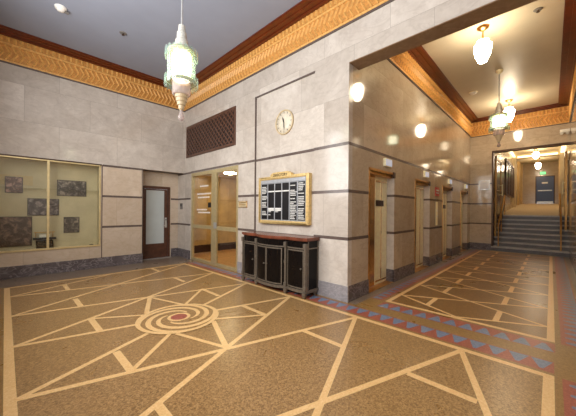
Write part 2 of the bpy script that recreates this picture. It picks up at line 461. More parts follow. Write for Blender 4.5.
m = MB()
for a, b in EL: m.box(b-.006, b+.002, VC+.001, VC+RD-.002, BZ, EZ-.001)
struct('trim_9', m, M['marble'])                                          # pale marble returns of the lift recesses
# ---- dark marble bands (one mesh per wall)
P = .003
def bandA(m, u0, u1, v, zs):
    for z in zs: m.box(u0, u1, v-P, v+.01, z-SH/2, z+SH/2)
def bandB(m, v0, v1, u, zs):
    for z in zs: m.box(u-P, u+.01, v0, v1, z-SH/2, z+SH/2)
m = MB(); bandA(m, 1.73, 2.69, VA, (S1, S2, S3)); m.box(1.715, 1.735, VA-.004, VA+.01, BZ, S1); m.box(2.675, 2.692, VA-.004, VA+.01, BZ, S1); struct('trim_2', m, M['stripe'])
m = MB(); bandA(m, DU1+.02, UB, ALV, (S2, S3)); bandB(m, GV1+.02, ALV, UB, (S2, S3)); bandB(m, GV1, ALV, UB, (S1,)); struct('trim_3', m, M['stripe'])
m = MB()
bandB(m, GV0, GV1, UB, (S1+.01,)); bandB(m, NV1, GV0, UB, (S1, S2, S3)); bandB(m, VC-P, NV0, UB, (S1, S2, S3)); bandB(m, NV0, NV1, UB+.025, (S1, S2)); bandB(m, NV0, NV1, UB, (NZ0-.02,))
# raised outline of the niche
m.box(UB-.004, UB+.026, NV1-.012, NV1+.014, NZ0, NZ1+.014); m.box(UB-.004, UB+.026, NV0-.008, NV1+.014, NZ1-.012, NZ1+.014)
struct('trim_4', m, M['stripe'])
m = MB()
prev = UB+.01
for a, b in EL+[(UE, UE)]:
    bandA(m, prev, a, VC, (S2, S3)); prev = b
bandA(m, UB+.01, UE, VC, (S1,))
for a, b in EL:                                            # returns inside the recesses
    for z in (S2, S3): m.box(b-.006-P, b+.01, VC, VC+RD, z-SH/2, z+SH/2)
struct('trim_5', m, M['stripe'])
m = MB(); bandB(m, OV, VC, UE, (S1, S2, S3)); struct('trim_6', m, M['stripe'])
m = MB()
for z in (S1, S2, S3): m.box(BU1, 13.2, VR-.01, VR+P, z-SH/2, z+SH/2)
struct('trim_7', m, M['stripe'])

# ---- baseboards
B = .012
m = MB(); m.box(UL, 2.70, VA-B, VA+.02, 0, BZ); struct('baseboard_back', m, M['marble_dark'], bevel=.004)
m = MB(); m.box(DU1+.03, UB, ALV-B, ALV+.02, 0, BZ); m.box(UB-B, UB+.02, GV1+.02, ALV, 0, BZ); struct('baseboard_alcove', m, M['marble_dark'])
m = MB(); m.box(UB-B, UB+.02, VC-B, GV0, 0, BZ); struct('baseboard_right', m, M['marble_baseB'])
m = MB(); prev = UB+.02
for a, b in EL+[(UE, UE)]:
    m.box(prev, a, VC-B, VC+.02, 0, BZ)
    if a < UE: m.box(b-B, b+.02, VC, VC+RD, 0, BZ)
    prev = b-B
struct('baseboard_corridor_left', m, M['marble_dark'])
m = MB(); m.box(UE-B, UE+.02, OV, VC, 0, BZ); struct('baseboard_stair_end', m, M['marble_dark'])
m = MB(); m.box(BU1, UE, VR-.02, VR+B, 0, BZ); struct('baseboard_corridor_right', m, M['marble_dark'])

# ------------------------------------------------------------------ gilt frieze and brown crown moulding, run along a wall
def frieze(idx, p0, p1, inward, zb=ZF, zt=ZC):
    p0, p1 = Vector((*p0, 0)), Vector((*p1, 0)); d = p1-p0; L = d.length; d.normalize(); n = Vector((*inward, 0))
    def pt(s, o, z): q = p0+d*s+n*o; return (q.x, q.y, z)
    m = MB()
    def bar(s0, s1, o, z0, z1):
        V = [pt(s, oo, z) for z in (z0, z1) for oo in (-.01, o) for s in (s0, s1)]
        m.raw(V, [(0, 2, 3, 1), (4, 5, 7, 6), (0, 1, 5, 4), (2, 6, 7, 3), (0, 4, 6, 2), (1, 3, 7, 5)])
    h = zt-zb
    m.cur = 1; bar(0, L, .02, zb, zt)
    m.cur = 0
    bar(0, L, .034, zb+.012, zb+.045); bar(0, L, .036, zb+h*.60, zb+h*.66); bar(0, L, .032, zt-.07, zt-.03)
    m.cur = 2; bar(0, L, .026, zb-.016, zb+.012); m.cur = 0
    per = .105; k = max(1, int(L/per)); pr = L/k
    zl, zh = zb+.06, zb+h*.585
    def ridge(sa, za, sb, zb_, w, o):
        a, b = Vector((sa, za)), Vector((sb, zb_)); t = (b-a).normalized(); q = Vector((-t.y, t.x))*w/2
        V = [pt(*( (a+q).x, .02, (a+q).y)), pt((a-q).x, .02, (a-q).y), pt((b-q).x, .02, (b-q).y), pt((b+q).x, .02, (b+q).y), pt(a.x, o, a.y), pt(b.x, o, b.y)]
        m.raw(V, [(0, 3, 5, 4), (1, 4, 5, 2), (0, 4, 1), (3, 2, 5)])
    for i in range(k):
        s = pr*i; zm = (zl+zh)/2
        # herringbone: two stacked rows of slanted leaves
        ridge(s+pr*.12, zl, s+pr*.88, zm, pr*.42, .046)
        ridge(s+pr*.88, zm, s+pr*.12, zh, pr*.42, .046)
        # flutes above
        za, zb2 = zb+h*.685, zt-.085
        ridge(s+pr*.5, za, s+pr*.5, zb2, pr*.55, .046)
    struct('trim_%d' % idx, m, [M['gold'], M['goldbase'], M['stripe']])
def crown(idx, p0, p1, inward):
    p0, p1 = Vector((*p0, 0)), Vector((*p1, 0)); n = Vector((*inward, 0)); m = MB()
    for o, z0, z1 in ((.30, ZC-.022, ZC+.01), (.285, ZC-.034, ZC-.022), (.19, ZC-.05, ZC-.03), (.08, ZC-.075, ZC-.04)):
        pts = [p0-n*.01, p1-n*.01, p1+n*o, p0+n*o]
        m.prism([(q.x, q.y) for q in pts], z0, z1)
    struct('trim_%d' % idx, m, M['wood'])
runs = [((UL, VA), (UB, VA), (0, -1)), ((UB, VN), (UB, VA), (-1, 0)), ((BU1, VC), (UE, VC), (0, -1)), ((UE, VR), (UE, VC), (-1, 0)), ((BU1, VR), (UE, VR), (0, 1))]
for i, (a, b, n) in enumerate(runs):
    frieze(10+2*i, a, b, n, ZF if i != 3 else 4.53); crown(11+2*i, a, b, n)

# ------------------------------------------------------------------ display case in the back wall
CU_0, CU_1, CZ0, CZ1 = CASE; CD = 8.66
dc = thing('display_case', (.72, VA, 0), 'wide glazed display case with cream metal frame set into the far marble wall', 'display case')
m = MB(); m.box(CU_0, CU_1, CD, CD+.03, CZ0, CZ1); obj('back_panel', m, M['caseback'], dc)
m = MB(); m.box(CU_0, CU_1, VA+.02, CD, CZ0-.03, CZ0); obj('bottom_shelf', m, M['caseback'], dc)
m = MB(); m.box(CU_0, CU_1, VA+.1, CD, CZ1, CZ1+.03); obj('top_panel', m, M['caseback'], dc)
for a, b in ((CU_1-.004, CU_1+.0), (CU_0, CU_0+.01)):
    m = MB(); m.box(a, b, VA+.02, CD, CZ0, CZ1); obj('side_panel', m, M['caseback'], dc)
fw = .036; m = MB()
m.box(CU_0, CU_1, VA-.02, VA+.03, CZ1-fw, CZ1-.005); m.box(CU_0, CU_1, VA-.025, VA+.03, CZ0-.005, CZ0+fw)
m.box(CU_1-fw, CU_1-.005, VA-.02, VA+.03, CZ0, CZ1); m.box(CU_0, CU_0+fw, VA-.02, VA+.03, CZ0, CZ1)
obj('frame', m, M['frame_cream'], dc, bevel=.004)
m = MB(); m.box(.665, .71, VA-.018, VA+.03, CZ0, CZ1); obj('mullion', m, M['frame_cream'], dc, bevel=.004)
m = MB(); m.box(CU_0, CU_1+.01, VA-.028, VA-.001, CZ1-.006, CZ1+.022); obj('head_bead', m, M['bronze'], dc)
for a, b in ((CU_0+fw, .665), (.71, CU_1-fw)):
    m = MB(); m.box(a, b, VA+.008, VA+.014, CZ0+fw, CZ1-fw); obj('glass_pane', m, M['glass_case'], dc)
m = MB(); m.box(1.48, 1.55, VA+.03, VA+.09, CZ0+.001, CZ0+.05); obj('lock', m, M['blackmat'], dc)
m = MB(); m.box(CU_0+.02, CU_1-.02, CD-.22, CD-.01, 1.945, 1.958); obj('glass_shelf', m, M['glass_case'], dc)
def picture(u0, u1, z0, z1, v, label, dark, lightc, seed, sc, cat='photograph', border=(60, 48, 46), frame=.012):
    t = thing('photograph', ((u0+u1)/2, v, z0), label, cat, 'old photographs in the display case')
    m = MB(); m.box(u0, u1, v, v+.018, z0, z1); obj('mount', m, plain('print_edge', border, .5), t)
    m = MB(); m.box(u0+frame, u1-frame, v-.003, v, z0+frame, z1-frame); obj('print', m, photo('print', dark, lightc, sc, seed), t)
bd = MB(); bd.box(-.2, .45, CD-.012, CD-.001, 2.02, 2.24); tag(obj('mounting_board', bd, M['board']), 'pale horizontal board behind the reddish photograph, left in the display case', 'board')
picture(0.0, .285, 1.84, 2.20, CD-.034, 'small reddish tinted photograph on the pale board at upper left of the display case', (96, 58, 56), (206, 160, 150), 1.3, 14)
picture(.88, 1.46, 1.81, 2.20, CD-.022, 'wide dark landscape photograph at upper right of the display case', (56, 46, 46), (170, 156, 150), 4.1, 12)
picture(.36, .92, 1.33, 1.73, CD-.022, 'grey photograph behind the metal mullion, middle of the display case', (72, 60, 66), (178, 162, 164), 7.7, 9)
picture(1.01, 1.32, .90, 1.29, CD-.022, 'small square dark photograph at lower right of the display case', (62, 52, 50), (168, 152, 140), 9.2, 11)
picture(-.2, .44, .64, 1.31, CD-.04, 'large dark brown photograph standing at lower left of the display case', (66, 46, 38), (170, 136, 120), 12.5, 7)
# black desk machine with a pale sheet, on the case floor
ty = thing('typewriter', (.65, 8.46, CZ0), 'small black typewriter-like machine with a pale sheet, standing on the display case floor', 'machine')
m = MB(); m.prism([(8.36, CZ0+.012), (8.56, CZ0+.012), (8.56, CZ0+.2), (8.50, CZ0+.2), (8.36, CZ0+.07)], .50, .80, 'x'); obj('body', m, M['black'], ty, bevel=.008)
m = MB(); m.tube((.45, 8.53, CZ0+.235), (.86, 8.53, CZ0+.235), .028); obj('platen', m, M['blackmat'], ty)
m = MB(); m.box(.56, .75, 8.535, 8.545, CZ0+.18, CZ0+.33); obj('paper', m, M['white'], ty)
m = MB(); m.tube((.47, 8.555, CZ0+.38), (.84, 8.555, CZ0+.38), .008); m.tube((.5, 8.555, CZ0+.2), (.5, 8.555, CZ0+.38), .006); m.tube((.8, 8.555, CZ0+.2), (.8, 8.555, CZ0+.38), .006); obj('paper_rest', m, M['brass_deep'], ty)
m = MB(); m.prism([(8.362, CZ0+.068), (8.475, CZ0+.175), (8.475, CZ0+.16), (8.37, CZ0+.06)], .515, .785, 'x')
for r in range(3):
    for k in range(8): m.box(.525+k*.032, .545+k*.032, 8.37+r*.035, 8.39+r*.035, CZ0+.085+r*.036, CZ0+.1+r*.036)
o = obj('key', m, M['silver'], ty); o.name = 'keyboard'
for x in (.52, .78):
    m = MB(); m.box(x-.02, x+.02, 8.37, 8.55, CZ0, CZ0+.014); obj('foot', m, M['blackmat'], ty)

# ------------------------------------------------------------------ alcove door
d1 = sroot('door_1', ((DU0+DU1)/2, ALV, 0), 'dark brown door with a frosted glass panel in the alcove of the far wall')
d1['category'] = 'door'
m = MB(); y0, y1 = ALV-.01, ALV+.06
m.box(DU0, DU0+.07, y0, y1, 0, DZ); m.box(DU1-.07, DU1, y0, y1, 0, DZ); m.box(DU0+.07, DU1-.07, y0, y1, DZ-.08, DZ); obj('door_frame', m, M['door_wood'], d1, bevel=.004)
m = MB(); a, b = DU0+.075, DU1-.075; yy0, yy1 = ALV+.02, ALV+.055
m.box(a, a+.06, yy0, yy1, .012, DZ-.085); m.box(b-.1, b, yy0, yy1, .012, DZ-.085); m.box(a+.06, b-.1, yy0, yy1, DZ-.125, DZ-.085); m.box(a+.06, b-.1, yy0, yy1, .012, .45); obj('door_leaf', m, M['door_wood'], d1, bevel=.003)
m = MB(); m.box(a+.06, b-.1, ALV+.03, ALV+.045, .45, DZ-.125); obj('glass_panel', m, M['frost'], d1)
m = MB(); m.box(b-.085, b-.02, ALV+.008, ALV+.02, .93, 1.24); hp = obj('handle_plate', m, M['steel'], d1, bevel=.003)
m = MB(); m.tube((b-.052, ALV+.008, 1.0), (b-.052, ALV-.045, 1.0), .012); m.tube((b-.052, ALV-.045, 1.0), (b-.15, ALV-.045, 1.0), .011); obj('lever', m, M['steel'], hp)
m = MB(); m.tube((b-.052, ALV+.0, 1.17), (b-.052, ALV+.01, 1.17), .018); obj('keyhole', m, M['blackmat'], hp)
m = MB(); m.box(DU0, DU1, ALV-.14, ALV+.02, 0, .012); obj('threshold', m, M['steel'], d1)
t = thing('intercom', (UB-.012, 8.44, 1.5), 'small grey card reader on the marble beside the brown alcove door', 'card reader')
m = MB(); m.box(UB-.024, UB, 8.37, 8.51, 1.51, 1.70); obj('housing', m, M['grey_plastic'], t, bevel=.006)
m = MB(); m.box(UB-.028, UB-.024, 8.39, 8.49, 1.60, 1.68); obj('face', m, M['blackmat'], t)

# ------------------------------------------------------------------ glass double doors to the vestibule
d2 = sroot('door_2', (UB, (GV0+GV1)/2, 0), 'pair of pale metal framed glass doors with white lettering in the clock wall'); d2['category'] = 'door'
x0, x1 = UB+.01, UB+.07; m = MB(); f = .09; MV0, MV1 = 6.42, 6.66
m.box(x0, x1, GV0, GV0+f, 0, GZ); m.box(x0, x1, GV1-f, GV1, 0, GZ); m.box(x0, x1, GV0+f, GV1-f, GZ-.1, GZ); m.box(x0-.01, x1, GV0+f, GV1-f, 0, .08)
obj('door_frame', m, M['champagne'], d2, bevel=.004)
m = MB(); m.box(x0-.005, x1, MV0, MV1, .08, GZ-.1); obj('meeting_stile', m, M['champagne'], d2, bevel=.004)
for a, b in ((GV0+f, MV0), (MV1, GV1-f)):
    m = MB(); m.box(x0+.005, x1-.005, a, b, .96, 1.06); obj('mid_rail', m, M['champagne'], d2, bevel=.003)
    for z0, z1 in ((.08, .96), (1.06, GZ-.1)):
        m = MB(); m.box(x0+.025, x0+.033, a, b, z0, z1); obj('glass_pane', m, M['glass'], d2)
m = MB(); m.box(x0-.03, x0-.006, 6.37, 6.50, 1.0, 1.16); obj('door_pull', m, M['steel'], d2, bevel=.004)
m = MB(); m.box(x0+.012, x0+.024, 6.72, 6.86, 1.56, 1.70); obj('lock_box', m, M['blackmat'], d2)
m = MB()                                                    # white lettering too small to read, as short strokes
for z, a, b in ((2.17, 6.86, 7.32), (1.95, 6.74, 7.48), (1.85, 6.80, 7.44), (1.50, 6.95, 7.5), (1.42, 6.75, 7.42)):
    y = b
    while y > a:
        w = random.choice((.03, .045, .06)); m.box(x0+.019, x0+.0225, y-w, y, z-.02, z+.02); y -= w+.018
obj('lettering', m, M['white'], d2)
# vestibule behind
VV0, VV1, VU1, VZ = 5.0, 8.82, 6.7, 2.72
m = MB(); m.box(UB+.12, VU1, VV1, VV1+.08, 0, VZ); m.box(VU1, VU1+.08, VV0, VV1, 0, VZ); m.box(UB+.12, VU1, VV0-.08, VV0, 0, VZ)
for k in range(6): m.box(UB+.3+.42*k, UB+.33+.42*k, VV1-.015, VV1, .3, VZ)
struct('wall_vestibule', m, M['woodpanel'])
m = MB(); m.box(UB+.12, VU1, VV1-.02, VV1, 0, .26); m.box(VU1-.02, VU1, VV0, VV1, 0, .26); struct('baseboard_vestibule', m, M['bronze'])
m = MB(); m.box(UB+.02, VU1, VV0, VV1, -.1, .001); struct('floor.001', m, M['vfloor'])
m = MB(); m.box(UB+.12, VU1, VV0, VV1, VZ, VZ+.05); struct('ceiling.002', m, M['hallceil'])
t = thing('ceiling_light', (5.07, 7.5, VZ-.07), 'round flush ceiling light glowing inside the vestibule behind the glass doors', 'ceiling light')
m = MB(); m.lathe([(.24, .07), (.25, .05), (.22, .045)], cx=5.07, cy=7.5, cz=VZ-.07); obj('rim', m, M['brass'], t)
m = MB(); m.lathe([(0.001, 0), (.13, .008), (.2, .03), (.22, .05)], cx=5.07, cy=7.5, cz=VZ-.07); obj('diffuser', m, M['vlight'], t)

# ------------------------------------------------------------------ vent grille
LV0, LV1, LZ0, LZ1 = 5.53, 8.12, 3.08, 4.03
t = thing('vent_grille', (UB, (LV0+LV1)/2, LZ0), 'long dark bronze diamond lattice vent grille high above the glass doors', 'vent')
m = MB(); f = .075
m.box(UB-.02, UB+.0, LV0, LV0+f, LZ0, LZ1); m.box(UB-.02, UB, LV1-f, LV1, LZ0, LZ1); m.box(UB-.02, UB, LV0+f, LV1-f, LZ0, LZ0+f); m.box(UB-.02, UB, LV0+f, LV1-f, LZ1-f, LZ1)
obj('frame', m, M['bronze_red'], t, bevel=.004)
m = MB(); m.box(UB-.003, UB-.001, LV0+f, LV1-f, LZ0+f, LZ1-f); obj('backing', m, M['blackmat'], t)
m = MB(); a0, a1, c0, c1 = LV0+f, LV1-f, LZ0+f, LZ1-f; H = c1-c0
for s in (1, -1):
    st = .16; k = a0-H
    while k < a1:
        p, q = (k, c0), (k+H, c1)
        if p[0] < a0: p = (a0, c0+(a0-k))
        if q[0] > a1: q = (a1, c1-(k+H-a1))
        if q[0]-p[0] > .02:
            if s < 0: p, q = (a0+a1-p[0], p[1]), (a0+a1-q[0], q[1])
            dx = .03; m.prism([(p[0]-dx, p[1]), (p[0]+dx, p[1]), (q[0]+dx, q[1]), (q[0]-dx, q[1])], UB-.022 if s > 0 else UB-.012, UB-.004, 'x')
        k += st
obj('lattice', m, M['bronze_red'], t)

# ------------------------------------------------------------------ wall clock (on the niche face)
cu, cv, cz, cr = UB+.025, 3.885, 3.275, .25
t = thing('wall_clock', (cu, cv, cz-cr), 'round pale stone wall clock with brass rim in the tall marble niche', 'clock')
m = MB(); m.lathe([(cr*.93, 0), (cr*.93, -.02), (cr*.3, -.026), (.001, -.026)], 48, cu, cv, cz, axis='x'); obj('face', m, M['clockface'], t)
m = MB(); m.lathe_closed([(cr*.9, 0), (cr, 0), (cr, -.03), (cr*.95, -.04), (cr*.9, -.03)], 48, cu, cv, cz, 'x', True); obj('rim', m, M['clockrim'], t)
for k in range(12):
    m = MB()
    an = PI*k/6; r0, r1 = cr*.7, cr*.84; dy, dz = math.sin(an), math.cos(an)
    m.tube((cu-.026, cv-dy*r0, cz+dz*r0), (cu-.026, cv-dy*r1, cz+dz*r1), .005, n=6); obj('hour_mark', m, M['silver'], t)
for nm, an, L, w in (('hour_hand', math.radians(342), .115, .016), ('minute_hand', math.radians(176), .17, .011)):
    dy, dz = -math.sin(an), math.cos(an); m = MB()
    c = Vector((cv, cz)); e = Vector((dy, dz)); q = Vector((-dz, dy))
    m.prism([tuple(c-e*.03+q*w*.5), tuple(c+e*L*.5+q*w), tuple(c+e*L), tuple(c+e*L*.5-q*w), tuple(c-e*.03-q*w*.5)], cu-.036, cu-.031, 'x'); obj(nm, m, M['blackmat'], t)

# ------------------------------------------------------------------ directory board
t = thing('directory_board', (UB, 3.88, 1.24), 'gold framed building directory with black columns of white names, above the sideboard', 'directory')
YA0, YA1, ZA0, ZA1 = 3.17, 4.57, 1.23, 2.19; f = .062; xa, xb = UB-.075, UB+.025
m = MB(); m.box(xa+.03, xb, YA0+.02, YA1-.02, ZA0+.02, ZA1-.02); obj('back_panel', m, M['silverboard'], t)
m = MB()
m.box(xa, xb, YA0, YA0+f, ZA0, ZA1); m.box(xa, xb, YA1-f, YA1, ZA0, ZA1); m.box(xa, xb, YA0+f, YA1-f, ZA0, ZA0+f); m.box(xa, xb, YA0+f, YA1-f, ZA1-f, ZA1)
m.box(xa-.012, xa, YA0+.02, YA0+.05, ZA0+.02, ZA1-.02); m.box(xa-.012, xa, YA1-.05, YA1-.02, ZA0+.02, ZA1-.02); m.box(xa-.012, xa, YA0+.05, YA1-.05, ZA0+.02, ZA0+.05); m.box(xa-.012, xa, YA0+.05, YA1-.05, ZA1-.05, ZA1-.02)
obj('frame', m, M['frame_gold'], t, bevel=.006)
m = MB(); m.prism([(3.60, ZA1-.04), (4.18, ZA1-.04), (4.18, ZA1+.035), (4.10, ZA1+.075), (3.68, ZA1+.075), (3.60, ZA1+.035)], xa-.02, xb-.03, 'x'); pl = obj('name_plate', m, M['frame_gold'], t, bevel=.005)
text('lettering', 'DIRECTORY', .075, M['bronze'], pl, (xa-.022, 3.89, ZA1+.012), (0, -1, 0))
m = MB(); m.box(xa+.012, xa+.028, YA0+f, YA1-f, ZA1-f-.07, ZA1-f-.002); obj('header_strip', m, M['silverboard'], t)
iw = (YA1-YA0-2*f); n = 6; g = .022; cw = (iw-g*(n+1))/n
for k in range(n):
    y1 = YA1-f-g-k*(cw+g); y0 = y1-cw; zt = ZA1-f-.085; zb = ZA0+f+.02
    m = MB(); m.box(xa+.018, xa+.03, y0, y1, zb, zt); cpart = obj('column_panel', m, M['blackmat'], t)
    m = MB(); z = zt-.03
    while z > zb+.02:
        dens = (.6, .12, .08, .06, .7, .75)[k]
        if k in (1, 2, 3) and abs(z-(zt-.17)) < .02: m.box(xa+.014, xa+.018, y0, y1, z-.012, z+.012)
        elif k in (1, 2) and abs(z-(zb+.20)) < .022: m.box(xa+.014, xa+.018, y0+.004, y1-.004, z-.014, z+.014)
        elif random.random() < dens:
            w = cw*random.uniform(.55, .9) if dens > .4 else cw*random.uniform(.25, .5); ya = y1-.012; 
            while ya > y1-w:
                ww = random.choice((.014, .022, .03)); m.box(xa+.0155, xa+.018, max(y0+.004, ya-ww), ya, z-.009, z+.009); ya -= ww+.007
        z -= .032
    obj('lettering', m, M['offwhite'], cpart)
for k in range(n+1):
    y1 = YA1-f-k*(cw+g); m = MB(); m.box(xa+.012, xa+.03, y1-g, y1, ZA0+f, ZA1-f-.075); obj('divider', m, M['silverboard'], t)

t = thing('wall_plaque', (UB, 5.25, 1.55), 'small brass wall plaque beside the glass doors', 'plaque')
m = MB(); m.box(UB-.015, UB, 5.06, 5.39, 1.555, 1.71); obj('plate', m, M['brass_deep'], t, bevel=.004)
m = MB()
m.box(UB-.02, UB-.014, 5.075, 5.375, 1.57, 1.582); m.box(UB-.02, UB-.014, 5.075, 5.375, 1.683, 1.695); m.box(UB-.02, UB-.014, 5.075, 5.087, 1.57, 1.695); m.box(UB-.02, UB-.014, 5.363, 5.375, 1.57, 1.695)
for z in (1.648, 1.612):
    y = 5.34
    while y > 5.11: m.box(UB-.018, UB-.014, y-.022, y, z-.009, z+.009); y -= .032
obj('lettering', m, M['brass'], t)

# ------------------------------------------------------------------ sideboard
SV0, SV1, SH_ = 2.98, 4.74, 1.03
t = thing('sideboard', (UB-.2, (SV0+SV1)/2, 0), 'black breakfront sideboard with silver trim and reddish wood top against the marble wall', 'sideboard')
bays = [(4.74, 4.28, .030), (4.28, 3.46, .075), (3.46, 2.98, .030)]          # each bay bows forward
ubk = UB-.015; ufr = UB-.33
def front(v, off=0.0):
    for a, b, h in bays:
        if b <= v <= a:
            s = (a-v)/(a-b); return ufr-h*math.sin(PI*s)**.8-(.045 if h > .05 else 0)*min(1, 6*s, 6*(1-s))-off
    return ufr-off
def outline(off, side, v0=SV0, v1=SV1, n=60):
    pts = [(ubk, v0-side)]
    for i in range(n+1):
        v = v0+(v1-v0)*i/n; vv = v+(side if i == n else -side if i == 0 else 0); pts.append((front(v, off), vv))
    pts.append((ubk, v1+side)); return pts
m = MB(); m.prism(outline(0, 0), .10, .985); obj('body', m, M['black'], t)
m = MB(); m.prism(outline(.035, .03), .985, SH_); m.prism(outline(.02, .016), .97, .985); obj('top', m, M['redwood'], t, bevel=.004)
m = MB(); m.prism(outline(.02, .014), .085, .135); obj('plinth_moulding', m, M['silver'], t)
m = MB(); m.prism(outline(.012, .008), .83, .852); obj('waist_moulding', m, M['silver'], t)
def strip(v0, v1, z0, z1, off, th, n=10):
    pts = [(front(v0+(v1-v0)*i/n, off-th), v0+(v1-v0)*i/n) for i in range(n+1)]+[(front(v0+(v1-v0)*i/n, off), v0+(v1-v0)*i/n) for i in range(n, -1, -1)]
    q = MB(); q.prism(pts, z0, z1); return q
def merge(a, b):
    i = len(a.v); a.v += b.v; a.f += [tuple(k+i for k in f) for f in b.f]; a.mi += b.mi; a.sm += b.sm; return a
for a, b, h in bays:
    drs = [(b+.05, a-.05)] if h < .05 else [(b+.06, (a+b)/2-.004), ((a+b)/2+.004, a-.06)]
    for v0, v1 in drs:
        dr = obj('door', strip(v0, v1, .15, .815, .012, .014), M['black'], t)
        q = MB(); e = .016
        for s in ((v0, v0+e, .15, .815), (v1-e, v1, .15, .815), (v0+e, v1-e, .15, .172), (v0+e, v1-e, .793, .815)): merge(q, strip(*s, .018, .008, 6))
        i0 = .05
        obj('door_trim', q, M['silver'], dr)
        kv = v0+.035 if h < .05 else (v1-.03 if v0 < 3.8 else v0+.03)
        q = MB(); q.lathe([(.001, -.04), (.014, -.034), (.016, -.026), (.008, -.018), (.008, 0)], 12, front(kv, .018), kv, .5, axis='x'); obj('knob', q, M['silver'], dr)
    dw = obj('drawer', strip(b+.05, a-.05, .862, .96, .012, .014), M['black'], t)
for v in (4.725, 4.28, 3.46, 2.995):
    m = MB(); x = ufr-.01
    m.prism([(x-.035, v-.02), (x+.03, v-.02), (x+.03, v+.02), (x-.035, v+.02)], .13, .84)
    m.prism([(x-.05, v-.03), (x+.03, v-.03), (x+.03, v+.03), (x-.05, v+.03)], .84, .93)
    m.prism([(x-.042, v-.025), (x+.03, v-.025), (x+.03, v+.025), (x-.042, v+.025)], .55, .60)
    m.prism([(x-.045, v-.03), (x+.03, v-.03), (x+.03, v+.03), (x-.045, v+.03)], .13, .2)
    obj('pilaster', m, M['silver'], t, bevel=.006)
    for xx in ((x-.02, ubk-.06)):
        if xx > x and v not in (4.725, 2.995): continue
        m = MB(); m.lathe([(.022, 0), (.032, .03), (.042, .06), (.042, .1)], 14, xx, min(max(v, SV0+.03), SV1-.03), 0); obj('foot', m, M['silver'], t)
for v, s in ((SV0, -1), (SV1, 1)):
    m = MB(); m.box(ubk-.02, ubk-.035, v, v+s*.006, .14, .96); m.box(ufr+.03, ufr+.045, v, v+s*.006, .14, .96); obj('side_trim', m, M['silver'], t)

# ------------------------------------------------------------------ lifts
for k, (a, b) in enumerate(EL):
    r = sroot('door_%d' % (3+k), ((a+b)/2, VC+RD, 0), ['brass lift doors nearest the marble corner pillar', 'brass lift doors second from the marble corner pillar', 'brass lift doors third from the marble corner pillar', 'brass lift doors nearest the stairs'][k]); r['category'] = 'lift door'
    v = VC+RD; c = (a+b)/2
    for p, q, nm in ((a+.045, c-.002, 'door_leaf'), (c+.002, b-.005, 'door_leaf')):
        m = MB(); m.box(p, q, v, v+.03, .01, EZ-.05); lf = obj(nm, m, M['brass_mirror'] if p < c-.1 else M['brass'], r, bevel=.003)  # one brass on both leaves; bright and dark reflections put into two materials
        m = MB(); w = q-p
        m.box(p+w*.47, p+w*.53, v-.006, v, .1, EZ-.14); m.box(p+.03, q-.03, v-.005, v, .06, .09); m.box(p+.03, q-.03, v-.005, v, EZ-.16, EZ-.13)
        obj('raised_band', m, M['brass_mirror'], lf)
    m = MB(); m.box(a, a+.045, VC+.0, v+.03, 0, EZ); m.box(a+.045, b, VC+.03, v+.03, EZ-.05, EZ); obj('door_frame', m, M['brass_deep'], r)
    m = MB(); m.box(a-.012, a, VC-.008, VC+.03, BZ, EZ+.05); m.box(a-.012, b+.012, VC-.008, VC+.03, EZ, EZ+.05); obj('surround', m, M['brass_deep'], r)
    m = MB(); m.box(a+.045, b, VC, v, 0, .006); obj('sill', m, M['brass_deep'], r)
    if k in (0, 2):
        m = MB(); m.box(c+.03, c+.36, v-.016, v-.006, 1.60, 1.72); obj('notice_plate', m, M['bronze'], r)
    lab = ['pale glowing arrival lantern above the lift nearest the corner pillar', 'pale glowing arrival lantern above the second lift', 'pale glowing arrival lantern above the third lift', 'pale glowing arrival lantern above the lift nearest the stairs'][k]
    t = thing('lift_indicator', (c+.16, VC, 2.38), lab, 'lift lantern', 'lift arrival lanterns')
    m = MB(); m.box(c+.02, c+.32, VC-.05, VC, 2.385, 2.545); obj('housing', m, M['brass'], t, bevel=.004)
    m = MB(); m.box(c+.035, c+.305, VC-.056, VC-.05, 2.4, 2.53); obj('face', m, M['indic'], t)
    t = thing('lift_sign', (b+.02, VC, 2.18), ['small dark sign at the upper right corner of the first lift opening', 'small dark sign at the upper right corner of the second lift opening', 'small dark sign at the upper right corner of the third lift opening', 'small dark sign at the upper right corner of the lift opening by the stairs'][k], 'sign', 'small lift signs')
    m = MB(); m.box(b-.10, b-.016, VC-.03, VC+.0, 2.19, 2.31); obj('plate', m, M['bronze'], t); m = MB(); m.box(b-.10, b-.016, VC, VC+.05, 2.23, 2.27); obj('bracket', m, M['bronze'], t)
t = thing('wall_sign', (8.72, VC, 1.93), 'small red sign on the marble pier past the second lift', 'sign')
m = MB(); m.box(8.52, 8.86, VC-.02, VC, 1.95, 2.20); obj('plate', m, M['red'], t, bevel=.004)
m = MB(); m.box(8.56, 8.82, VC-.023, VC-.02, 2.09, 2.13); m.box(8.56, 8.82, VC-.023, VC-.02, 2.02, 2.05); obj('lettering', m, M['offwhite'], t)
t = thing('call_panel', (8.66, VC, 1.0), 'tall narrow brass call button panel on the pier below the red sign', 'call panel')
m = MB(); m.box(8.58, 8.74, VC-.015, VC, 1.1, 1.78); pn = obj('plate', m, M['brass'], t, bevel=.004)
for z in (1.36, 1.52):
    m = MB(); m.lathe([(.03, 0), (.03, -.01), (.001, -.012)], 16, 8.66, VC-.015, z, axis='y'); obj('button', m, M['white'], t)
t = thing('wall_sign', (UE, 1.9, 2.42), 'pale rectangular sign on the marble wall left of the stairs', 'sign')
m = MB(); m.box(UE-.02, UE, 1.77, 2.07, 2.40, 2.72); obj('plate', m, M['signwhite'], t, bevel=.003)
m = MB(); m.box(UE-.023, UE-.02, 1.74, 2.1, 2.37, 2.40); m.box(UE-.023, UE, 1.74, 2.1, 2.72, 2.75); m.box(UE-.023, UE, 1.74, 1.77, 2.40, 2.72); m.box(UE-.023, UE, 2.07, 2.10, 2.40, 2.72); obj('frame', m, M['steel'], t)

